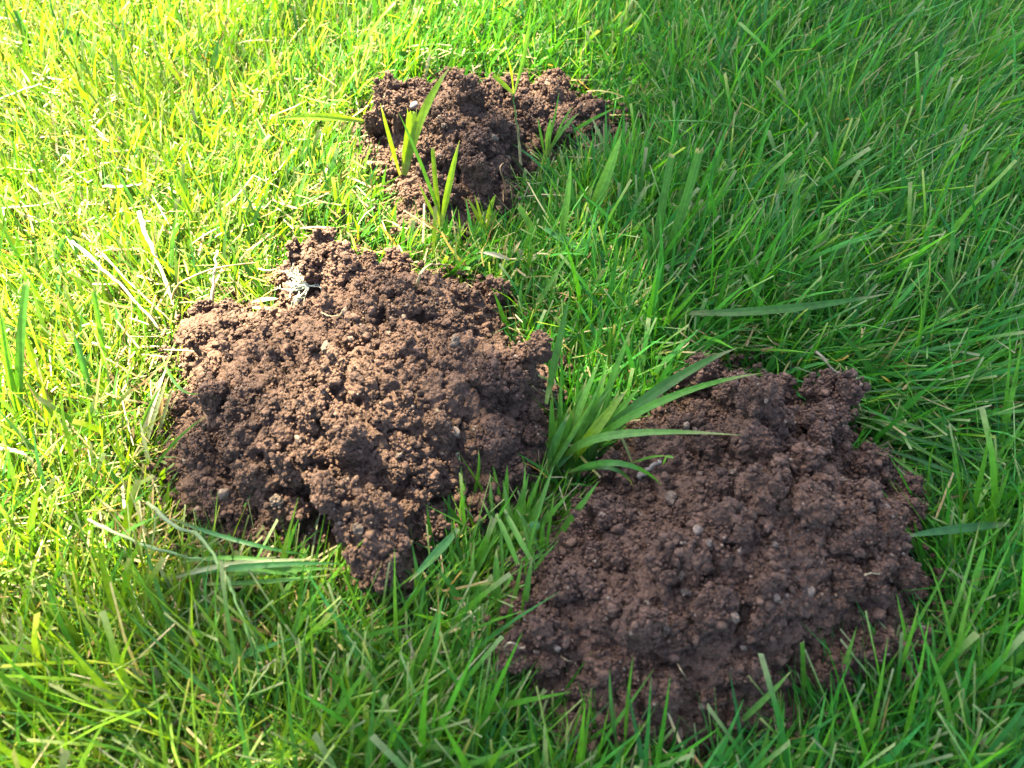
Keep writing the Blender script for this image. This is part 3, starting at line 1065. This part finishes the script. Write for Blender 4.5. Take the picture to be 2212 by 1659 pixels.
# ---- the central tuft between the two front molehills
tuft('grass_tuft', 'big central tuft of broad green blades between the two front molehills', 'grass tuft', [
    (1190,1040,1189,862,17,'g',dict(k=.4,tw=.1)), (1200,1030,1211,806,12,'g',dict(k=.3)), (1225,1010,1356,840,22,'y',dict(k=.3,mid=(1288,925,.06),tw=.0)),
    (1225,1012,1602,940,19,'l',dict(z1=.095,mid=(1300,945,.065),tw=.1)), (1215,1010,1650,805,17,'g',dict(z1=.11,mid=(1400,880,.085),tw=.2)),
    (1230,1000,1594,751,23,'d',dict(z1=.09,mid=(1420,845,.075),tw=.2)), (1290,960,1382,878,24,'b',dict(z1=.05,tw=.2)),
    (1210,1030,1430,1050,12,'d',dict(z1=.04,mid=(1330,1000,.075))), (1215,1035,1370,1055,10,'d',dict(z1=.03,mid=(1310,1010,.06))),
    (1195,1045,1240,880,14,'g',dict(k=.3)), (1205,1040,1270,870,13,'l',dict(k=.3)), (1200,1050,1150,930,8,'g',dict(k=.3)), (1210,1045,1310,900,15,'g',dict(k=.25)),
    (1196,1050,1225,900,10,'d'), (1230,1030,1330,960,14,'d',dict(k=.2))])
def fan(x0, y0, n, spread, lx, ly, wr, hues, r):
    out = []
    for _ in range(n):
        bx, by = x0 + r.gauss(0, spread), y0 + r.gauss(0, spread * .5)
        f = r.uniform(.5, 1.15)
        out.append((bx, by, bx + r.gauss(lx, 45) * f, by - abs(r.gauss(ly, 35)) * f, r.uniform(*wr), r.choice(hues), dict(k=r.uniform(.1, .35), sag=r.uniform(0, .25))))
    return out
RF = random.Random(21)
tuft('grass_tuft', 'dense mid-green underblades at the foot of the big central tuft', 'grass tuft', fan(1215, 1035, 46, 30, 70, 190, (9, 20), 'ggdglg', RF))
tuft('grass_tuft', 'dense green tuft filling the gap between the two front molehills', 'grass tuft', fan(1105, 1215, 46, 36, 40, 160, (8, 18), 'ggglgl', RF))
tuft('grass_tuft', 'green tuft left of the lower left edge of the right molehill', 'grass tuft', fan(1010, 1360, 40, 45, 50, 140, (8, 18), 'gggll', RF))
tuft('grass_tuft', 'pair of thin blades standing on the lower right of the left molehill', 'grass tuft', [
    (1019,1085,1033,969,8,'g',dict(k=.4,side=.1)), (1086,1085,1056,1018,8,'g',dict(k=.4,side=-.05))])
single_blade('broad_grass', 'blue-green blade lying down-left against the lowest clod of the left molehill', BL, (990,1142,883,1258,19,'b',dict(z0=.04,z1=.045,sag=.08,tw=.1)))
tuft('grass_tuft', 'two cut-off blades bending down in the gap between the front molehills', 'grass tuft', [
    (1072,1110,1119,1220,12,'g',cutd(z0=.05,z1=.045,tw=.1)), (1088,1098,1147,1209,12,'g',cutd(z0=.05,z1=.05,tw=.2)), (1080,1110,1090,1300,7,'g',dict(z0=.05,z1=.02)), (1115,1100,1175,1215,8,'g',dict(z0=.05,z1=.035))])
tuft('grass_tuft', 'broad-bladed tuft below the gap between the front molehills', 'grass tuft', [
    (838,1600,963,1277,18,'g',dict(k=.2,tw=.2)), (955,1460,1075,1325,27,'d',dict(k=.15,tw=.1)), (890,1550,1058,1388,19,'l',dict(k=.15,tw=.1)), (860,1590,900,1400,13,'g'), (905,1560,1000,1430,14,'g',dict(k=.2)), (950,1500,1010,1350,10,'d')])
# ---- in front of the right molehill
tuft('grass_tuft', 'three needle-thin blades against the lower left of the right molehill', 'grass tuft', [
    (1303,1632,1269,1500,8,'g',dict(k=.3)), (1335,1622,1317,1444,8,'b',dict(k=.3)), (1349,1630,1368,1416,8,'g',dict(k=.3)), (1345,1655,1397,1567,9,'g',dict(k=.3))])
single_blade('broad_grass', 'short cut-off upright blade at the front of the right molehill', BL, (1736,1540,1732,1385,11,'g',cutd(k=.35)))
single_blade('broad_grass', 'pointed upright blade right of the cut-off one before the right molehill', BL, (1789,1540,1851,1353,11,'l',dict(k=.3)))
single_blade('broad_grass', 'pointed light blade leaning right at the front of the right molehill', BL, (1575,1580,1711,1447,12,'l',dict(k=.25)))
single_blade('broad_grass', 'broad blue-green blade lying level over the right molehill edge', BL, (2180,1132,1938,1162,19,'b',dict(z0=.05,z1=.055,sag=.06,tw=.1)))
tuft('grass_tuft', 'fan of long thin blades rising at the lower right of the right molehill', 'grass tuft', [
    (1878,1520,2059,1204,9,'g',dict(k=.2)), (1985,1500,2117,1125,8,'l',dict(k=.2)), (1900,1540,1985,1300,9,'g'), (1850,1530,1945,1400,9,'g'), (2010,1500,2190,1160,9,'g',dict(k=.2)),
    (2040,1520,2105,1240,10,'l'), (2070,1540,2000,1200,8,'g'), (2100,1560,2190,1250,10,'d'), (1960,1560,2110,1330,11,'g'), (2000,1540,2010,1330,9,'b')])
tuft('grass_tuft', 'fan of long thin blades swept right from under the right molehill', 'grass tuft', [
    (1840,880,2170,1010,7,'b',dict(z0=.02,z1=.03,sag=.12)), (1850,910,2130,1060,7,'g',dict(z0=.02,z1=.03,sag=.12)), (1860,920,2205,1035,8,'b',dict(z0=.02,z1=.04,sag=.12)), (1840,900,2080,960,6,'l',dict(z0=.02,z1=.03,sag=.15)),
    (1870,950,2100,1120,7,'g',dict(z0=.02,z1=.03,sag=.12)), (1850,860,2110,880,7,'g',dict(z0=.02,z1=.03,sag=.12)), (1880,960,2180,1080,8,'b',dict(z0=.02,z1=.03,sag=.1)), (1845,890,2040,1010,8,'d',dict(z0=.02,z1=.03,sag=.12)), (1850,850,2080,840,6,'b',dict(z0=.02,z1=.04,sag=.12))])
# ---- the sunny left side
tuft('grass_tuft', 'tall broad upright blades at the left edge of the picture', 'grass tuft', [
    (45,950,59,608,18,'g',cutd(k=.3,tw=.2)), (128,900,48,690,17,'y',dict(k=.3,tw=.2)), (60,960,2,640,16,'g',dict(k=.3)), (20,960,14,470,13,'g',dict(k=.3)), (120,1000,90,820,12,'y')])
single_blade('broad_grass', 'slim dark blade pointing up-left beside the tall left tuft', BL, (208,900,152,700,14,'b',dict(k=.3)))
single_blade('broad_grass', 'thin upright cut blade between the tall left tuft and left molehill', BL, (233,862,201,624,10,'g',cutd(k=.35)))
single_blade('broad_grass', 'short stubby cut blade right of the tall left tuft', BL, (139,850,140,786,15,'g',cutd(k=.5,tw=.1)))
single_blade('broad_grass', 'pale blue-green blade leaning right in the brightest sunny patch', BL, (105,640,140,512,13,'b',cutd(k=.3)))
tuft('grass_tuft', 'blue-green broad blades near the top left corner', 'grass tuft', [
    (94,152,34,20,12,'b',cutd(k=.35)), (142,152,76,60,19,'b',dict(k=.3)), (180,160,150,40,10,'g'), (240,170,160,60,12,'b',dict(k=.3))])
tuft('grass_tuft', 'bright broad blades in the sunny lawn left of the back molehill', 'grass tuft', [
    (90,250,104,130,15,'y',dict(k=.4)), (270,215,272,140,12,'y',cutd(k=.5)), (275,215,325,155,9,'l'), (210,320,222,245,13,'y',cutd(k=.5)), (140,260,128,165,9,'y')])
single_blade('broad_grass', 'broad mid-green blade leaning right in the middle of the sunny lawn', BL, (309,458,378,392,16,'g',dict(k=.25,tw=.1)))
single_blade('broad_grass', 'upright pale blade above the ridge of the left molehill', BL, (622,512,672,348,12,'l',dict(k=.3)))
tuft('grass_tuft', 'sunlit upright blades in the lawn above left of the back molehill', 'grass tuft', [
    (600,160,605,60,12,'y',dict(k=.4)), (610,165,570,90,10,'y'), (500,150,510,40,8,'y'), (640,200,650,120,9,'l'), (560,250,505,190,9,'y')])
tuft('grass_tuft', 'leafy green tuft at the bottom left, widest blades pointing up-left', 'grass tuft', [
    (208,1500,125,1325,16,'g',dict(k=.2,tw=.1)), (215,1510,97,1250,13,'g',dict(k=.2)), (212,1505,190,1290,12,'d',dict(k=.2)), (220,1500,245,1330,12,'g'), (225,1510,60,1420,13,'l'), (230,1505,300,1380,12,'d'), (210,1520,150,1400,14,'l')])
single_blade('broad_grass', 'broad yellow-green blade right of the bottom-left tuft', BL, (352,1462,278,1318,18,'y',dict(k=.25,tw=.1)))
single_blade('broad_grass', 'long blue-green blade pointing right below the left molehill', BL, (358,1490,636,1377,21,'b',dict(z1=.06,sag=.12,tw=.1)))
tuft('grass_tuft', 'upright light blades in the bottom left corner', 'grass tuft', [
    (45,1640,40,1350,12,'l',dict(k=.2)), (80,1640,75,1400,11,'g',dict(k=.2)), (20,1600,60,1480,14,'l'), (180,1640,178,1520,14,'y')])
# ---- straw and stems
stem('straw', 'thick white straw stalk upright in the sunny lawn above the left molehill', 'straw', [(300,455,.05),(312,500,.045),(326,528,.04),(350,590,.03),(371,650,.02),(384,690,.015)], 11, 'p', 's')
stem('straw', 'long white straw slanting down-right towards the left molehill', 'straw', [(156,521,.045),(210,570,.045),(271,626,.04),(347,716,.025)], 9, 'p', 's')
stem('straw', 'second slanting straw just above the long white one', 'straw', [(180,505,.03),(260,590,.035),(330,660,.03),(380,700,.02)], 6, 's', 's')
stem('straw', 'short thick white stalk at the left edge', 'straw', [(0,968,.03),(40,976,.035),(65,992,.03),(97,1036,.015)], 10, 'p', 's')
tuft('straw_bundle', 'bundle of pale dry blades against the left side of the left molehill', 'straw', [
    (300,975,362,788,11,'p',dict(z0=.01,z1=.05)), (310,985,370,800,9,'q',dict(z0=.01,z1=.05)), (345,930,358,815,10,'o',dict(z0=.015,z1=.05)), (335,960,375,830,8,'q',dict(z0=.01,z1=.05)), (290,960,350,830,8,'l',dict(z0=.01,z1=.05)), (330,1040,300,900,9,'q',dict(z0=.01,z1=.04))])
stem('straw', 'thin dry stalk arching right above the left molehill corner', 'straw', [(371,648,.02),(380,622,.035),(400,606,.045),(470,578,.05),(555,567,.03)], 5, 's', 's')
stem('straw', 'pale straw upright beside the ridge of the left molehill', 'straw', [(458,690,.02),(462,600,.045),(470,540,.055)], 8, 'p', 's')
stem('straw', 'white level straw in the upper sunny lawn', 'straw', [(222,403,.035),(260,404,.035),(305,398,.035)], 9, 'p', 'p')
stem('straw', 'thin white stalk at the left edge of the sunny lawn', 'straw', [(0,449,.03),(60,446,.035),(135,434,.03)], 6, 'p', 'p')
stem('straw', 'thin pale stalk near the top of the left edge', 'straw', [(0,215,.04),(45,195,.045),(90,180,.045)], 6, 'p', 'p')
tuft('straw_bundle', 'short flat dry leaf pieces left of the lichen', 'straw', [(545,651,601,645,9,'p',dict(z0=.03,z1=.035)), (545,664,606,667,7,'p',dict(z0=.03,z1=.03)), (575,690,560,640,7,'s',dict(z0=.02,z1=.04))], part='dry_leaf')
stem('grass_stalk', 'long pale stem bending down past the lower left of the left molehill', 'grass stem', [(318,1085,.05),(375,1135,.058),(430,1158,.065),(479,1229,.065),(510,1298,.062),(540,1380,.055),(562,1455,.035)], 10, 'q', 'l')
stem('grass_stalk', 'pale stem crossing from the left to the foot of the left molehill', 'grass stem', [(190,1122,.045),(260,1155,.055),(333,1184,.06),(400,1203,.06),(470,1213,.055),(560,1215,.045)], 9, 'q', 'l')
tuft('grass_bundle', 'bundle of long pale green blades lying along the foot of the left molehill', 'grass bundle', [
    (365,1246,742,1218,13,'b',dict(z0=.04,z1=.055,mid=(556,1222,.07))), (400,1236,700,1208,11,'q',dict(z0=.04,z1=.055,mid=(540,1216,.066))), (420,1228,660,1245,11,'l',dict(z0=.04,z1=.05,mid=(540,1232,.065))),
    (470,1245,735,1228,13,'l',dict(z0=.04,z1=.05,mid=(600,1232,.06))), (360,1255,620,1200,10,'q',dict(z0=.04,z1=.05,mid=(480,1222,.066))), (430,1262,720,1240,10,'l',dict(z0=.04,z1=.05,mid=(580,1256,.06))), (390,1215,690,1232,9,'l',dict(z0=.04,z1=.05,mid=(530,1206,.066)))])
single_blade('broad_grass', 'arching thin green blade across the lower left face of the left molehill', BL, (370,1120,672,1199,9,'b',dict(z0=.04,z1=.04,mid=(521,1170,.065))))
single_blade('broad_grass', 'slender green blade pointing onto the left molehill from the left', BL, (330,1020,448,897,6,'g',dict(z0=.03,z1=.075)))
single_blade('broad_grass', 'small arching green blade over the upper left edge of the left molehill', BL, (352,772,432,850,6,'l',dict(z0=.05,z1=.07,mid=(385,835,.075))))
stem('straw', 'pale straw lying in the shaded grass below the left molehill', 'straw', [(420,1505,.025),(480,1500,.03),(560,1530,.02)], 9, 's', 'o')
stem('straw', 'long dry stalk lying in the grass below the left molehill clod', 'straw', [(520,1440,.025),(600,1425,.03),(690,1408,.025)], 8, 's', 's')
tuft('straw_bundle', 'dry pale leaf stubs in the grass before the back molehill', 'straw', [
    (1075,590,1130,515,9,'s',dict(k=.3)), (1100,560,1035,545,10,'p',dict(z0=.03,z1=.045)), (1085,580,1100,500,8,'s',dict(k=.4)), (940,585,975,520,10,'p',dict(k=.3)), (905,560,915,500,7,'p',dict(k=.4))], part='dry_leaf')
tuft('straw_bundle', 'dry upright stubs in the sunny grass left of the back molehill', 'straw', [
    (655,165,650,70,8,'s',dict(k=.4)), (680,180,685,90,8,'s',dict(k=.4)), (640,200,600,110,6,'p',dict(k=.4)), (740,300,720,230,8,'p',dict(k=.4)), (910,190,930,110,9,'p',dict(k=.4)), (700,240,730,150,7,'s',dict(k=.3))], part='dry_leaf')
stem('straw', 'dry curved stalk hooked over the ridge of the left molehill', 'straw', [(899,624,.012),(905,598,.03),(918,580,.035),(940,571,.035),(965,572,.025),(986,578,.006)], 7, 's', 's', on_hill=True)
stem('straw', 'short dry stalk beside the right lump of the left molehill ridge', 'straw', [(1033,640,.006),(1048,627,.012),(1068,618,.012)], 5, 's', 's', on_hill=True)
stem('rootlet', 'pale curled rootlet at the left edge of the right molehill', 'rootlet', [(1088,1402,.006),(1098,1389,.012),(1113,1391,.010),(1122,1400,.008),(1133,1398,.008)], 5, 's', 'p', on_hill=True)
stem('rootlet', 'short pale rootlet on the lower part of the right molehill', 'rootlet', [(1460,1430,.006),(1472,1448,.009),(1484,1470,.005)], 4, 's', 's', on_hill=True)
stem('rootlet', 'thin pale rootlet near the right edge of the right molehill', 'rootlet', [(1868,1242,.005),(1882,1238,.009),(1896,1240,.007),(1900,1238,.004)], 4, 's', 's', on_hill=True)
stem('rootlet', 'fine reddish rootlet on the lower left of the right molehill', 'rootlet', [(1212,1417,.005),(1222,1425,.008),(1238,1429,.005)], 4, 'o', 's', on_hill=True)
stem('rootlet', 'fine pale rootlet on the sunlit upper face of the left molehill', 'rootlet', [(694,675,.006),(712,683,.009),(735,680,.006),(742,668,.008)], 4, 's', 's', on_hill=True)
stem('rootlet', 'orange-brown dry shoot on the front of the back molehill', 'rootlet', [(1094,425,.004),(1090,395,.02),(1080,365,.035),(1087,352,.03)], 4, 'o', 'o', on_hill=True)
stem('twig', 'small grey twig piece lying on the upper left of the right molehill', 'twig', [(1383,1030,.006),(1400,1015,.008),(1425,998,.008)], 15, 's', 's', on_hill=True).data.materials[0] = M_TWIG
tuft('dry_shoot', 'thin green and straw shoot on the right molehill beside the twig', 'grass shoot', [
    (1365,1000,1330,920,6,'q',dict(k=.3)), (1365,1000,1440,985,6,'l',dict(z1=.085)), (1440,985,1456,990,6,'l',dict(z0=.08,z1=.085)), (1440,985,1432,1005,5,'l',dict(z0=.08,z1=.07))])

# ---- lichen sprig on the ridge of the left molehill
def build_lichen():
    r = random.Random(3)
    c = at(668, 618, 0.075)
    for _ in range(3):
        c = at(668, 618, surf_z(c[0], c[1]) + 0.008)
    root = thing('lichen_sprig', 'pale grey-green branched lichen sprig on the ridge of the left molehill', 'lichen', c)
    view = CAMP - c
    view /= np.linalg.norm(view)
    for bi, (ang, n, ln) in enumerate([(170, 6, .020), (200, 7, .022), (235, 6, .018), (150, 4, .015), (20, 4, .016), (95, 2, .015)]):
        Vs, Qs, Ts, off = [], [], [], 0
        def grow(p, a, length, rad, depth):
            nonlocal off
            pts = [p]
            q = p.copy()
            for k in range(5):
                a = a + r.uniform(-.45, .45)
                a2 = a
                dirv = RGT * math.cos(a2) + UPV * math.sin(a2) * 0.9 + view * r.uniform(-0.5, .7)
                q = q + dirv * length / 5
                pts.append(q.copy())
            V, Q, T = tube(pts, [rad * (1 - .1 * k) * r.uniform(.65, 1.35) for k in range(6)], 5)
            Vs.append(V); Qs.append(Q + off); Ts.append(T + off)
            off += len(V)
            if depth > 0:
                for k in range(2 + (depth > 1)):
                    grow(pts[r.choice([2, 3, 4, 5])], a + r.uniform(-.9, .9), length * r.uniform(.4, .65), rad * .75, depth - 1)
        for k in range(max(1, n // 2)):
            grow(np.zeros(3), R(ang + r.uniform(-22, 22)), ln * r.uniform(.45, .95), .00065, 2)
        o = bpy.data.objects.new('branch', mesh_np('branch', np.concatenate(Vs), np.concatenate(Qs), np.concatenate(Ts), mat=M_LICHEN))
        link(o, root)
build_lichen()

# ---- lobed leaf in the right lawn, small round leaves
def lobed_leaf():
    c = at(1722, 425, 0.048)
    root = thing('lobed_leaf_plant', 'small pale green lobed three-part leaf in the right lawn', 'leaf', (c[0], c[1], 0))
    loc = np.array(root.location)
    P0, V, Q, T, C = stem_geo([(1730, 520, .0), (1727, 470, .03), (1722, 425, .055)], 4, 'l')
    link(bpy.data.objects.new('stem', mesh_np('stem', V - loc, Q, T, col=C, mat=M_STRAW)), root)
    for (tx, ty) in ((1697, 398), (1706, 366), (1752, 420), (1736, 438)):
        tip = at(tx, ty, 0.050 if ty < 425 else 0.042)
        a = tip - c
        Ln = np.linalg.norm(a) * 0.95
        a = a / np.linalg.norm(a)
        n = np.array([0.1, -0.35, 0.9])
        n = n - a * (n @ a); n /= np.linalg.norm(n)
        b = np.cross(n, a)
        prof = [(0, .03), (.25, .07), (.42, .20), (.52, .36), (.60, .22), (.70, .36), (.80, .40), (.86, .24), (.95, .22), (1.02, .03)]
        V, C2, Q = [], [], []
        for k, (s, w) in enumerate(prof):
            p = c + a * s * Ln - n * 0.10 * Ln * s * s
            V += [p - b * w * Ln + n * w * .15 * Ln, p, p + b * w * Ln + n * w * .15 * Ln]
            C2 += [HUE['l'], np.array(HUE['l']) * 1.15, HUE['l']]
            if k:
                for m in (0, 1):
                    q = (k - 1) * 3 + m
                    Q.append((q, q + 1, q + 4, q + 3))
        link(bpy.data.objects.new('leaflet', mesh_np('leaflet', np.array(V) - loc, np.array(Q), col=np.array(C2) * 0.85, mat=M_BLADE)), root)
lobed_leaf()

def round_leaf(label, px, py, rp, z, hue='l', tilt=0.4):
    c = at(px, py, z)
    rad = px_r(rp, py)
    n = 14
    V = [np.zeros(3)]
    for k in range(n):
        a = 2 * math.pi * k / n
        rr = rad * (1 + .06 * math.sin(3 * a)) * (1 - 0.35 * math.exp(-((a - 4.7) ** 2) * 8))
        V.append(np.array([rr * math.cos(a), rr * math.sin(a) * .85, 0.15 * rad * math.cos(2 * a)]))
    V = np.array(V)
    V[:, 2] += V[:, 1] * tilt
    T = np.array([(0, 1 + k, 1 + (k + 1) % n) for k in range(n)])
    root = thing('round_leaf_plant', label, 'leaf', (c[0], c[1], 0))
    col = np.tile(np.array(HUE[hue]), (n + 1, 1))
    link(bpy.data.objects.new('leaf_disc', mesh_np('leaf_disc', V + [0, 0, z], tris=T, col=col, mat=M_BLADE)), root)
    P = [(0, 0, z), (0.002, -.001, z * .5), (0.001, 0.003, 0)]
    V, Q, T = tube(P, [.0006] * 3, 5)
    link(bpy.data.objects.new('stem', mesh_np('stem', V, Q, T, col=np.tile(np.array(HUE['l']), (len(V), 1)), mat=M_STRAW)), root)
round_leaf('pale blue-green round leaf near the right edge of the lawn', 2145, 520, 24, .03, 'g')
round_leaf('tiny pale round leaf under the lowest clod of the left molehill', 826, 1424, 10, .03, 'q')
round_leaf('small yellow leaf in the grass right of the blue-green flat blade', 1285, 512, 11, .035, 'y')
round_leaf('small green leaf in the gap grass between the front molehills', 1155, 1135, 11, .055, 'b')

# ---- stone and loose clods
def loose(name, label, cat, px, py, rp, me, lift=0.4, squash=1.0):
    p = at(px, py, 0.02)
    for _ in range(3):
        z = surf_z(p[0], p[1])
        z = z if z > 0 else 0.012
        p = at(px, py, z)
    rad = px_r(rp, py)
    o = bpy.data.objects.new(name, me)
    o.location = (p[0], p[1], z + rad * lift)
    o.scale = (rad * 1.3, rad * 1.3, rad * 1.3 * squash)
    o.rotation_euler = (RB.uniform(0, 6), RB.uniform(0, 6), RB.uniform(0, 6))
    link(o)
    return tag(o, label, cat)
V, F = ICO[3]
ST = mesh_np('stone', V * (0.8 + 0.18 * fbm(V + 3.3, 1.0, 2, 8))[:, None] * np.array([1, .8, .6]), tris=F, mat=M_STONE)
loose('stone', 'smooth pinkish grey stone on the left of the back molehill', 'stone', 895, 232, 12, ST)
loose('soil_clod', 'brown soil clod lying alone in the grass under the left molehill', 'soil clod', 872, 1372, 26, CLODS_MID[1], .5)
loose('soil_clod', 'small brown clod in the grass at the left molehill foot', 'soil clod', 545, 1292, 26, CLODS_MID[2], .3)
loose('soil_clod', 'dark clod peeping through grass below the left molehill', 'soil clod', 590, 1262, 16, CLODS_MID[3], .5)
loose('soil_clod', 'clod in the grass just right of the back molehill top', 'soil clod', 1268, 182, 15, CLODS_MID[4], .5)
loose('soil_clod', 'small clod in the grass left below the back molehill', 'soil clod', 735, 470, 15, CLODS_MID[5], .6)
loose('soil_clod', 'small clod in the grass between back and left molehills', 'soil clod', 860, 505, 16, CLODS_MID[0], .6)
loose('soil_clod', 'tiny clod in the sunny grass left of the lichen', 'soil clod', 505, 640, 13, CLODS_MID[2], .8)
loose('soil_clod', 'clod resting in the grass above the right molehill', 'soil clod', 1500, 790, 16, CLODS_MID[1], .6)
loose('soil_clod', 'small clod beside the central tuft at the left molehill edge', 'soil clod', 1210, 790, 17, CLODS_MID[3], .9)

# ---- soil crumbs spilt into the grass round the heaps
def spill():
    r = np.random.default_rng(77)
    P, Rr = [], []
    for h, n in ((HILL1, 2400), (HILL2, 2400), (HILL3, 1500)):
        XY = r.uniform(h.lo - 0.05, h.hi + 0.05, (60000, 2))
        d = -h.sdf(XY)
        XY = XY[(d > 0) & (r.random(len(XY)) < np.exp(-d / 0.018))][:n]
        P.append(np.column_stack([XY, r.uniform(0.0, 0.030, len(XY)) * np.exp(h.sdf(XY) / 0.03)]))
        Rr.append(0.0008 + 0.0035 * r.random(len(XY)) ** 3)
    P, Rr = np.concatenate(P), np.concatenate(Rr)
    o = link(bpy.data.objects.new('spilt_soil', scatter_mesh('spilt_soil', P, Rr, FINE_VARS, M_CRUMB, r)))
    o['kind'] = 'stuff'
    o['label'] = 'loose brown soil crumbs fallen into the grass around the molehills'
    o['category'] = 'soil'
spill()
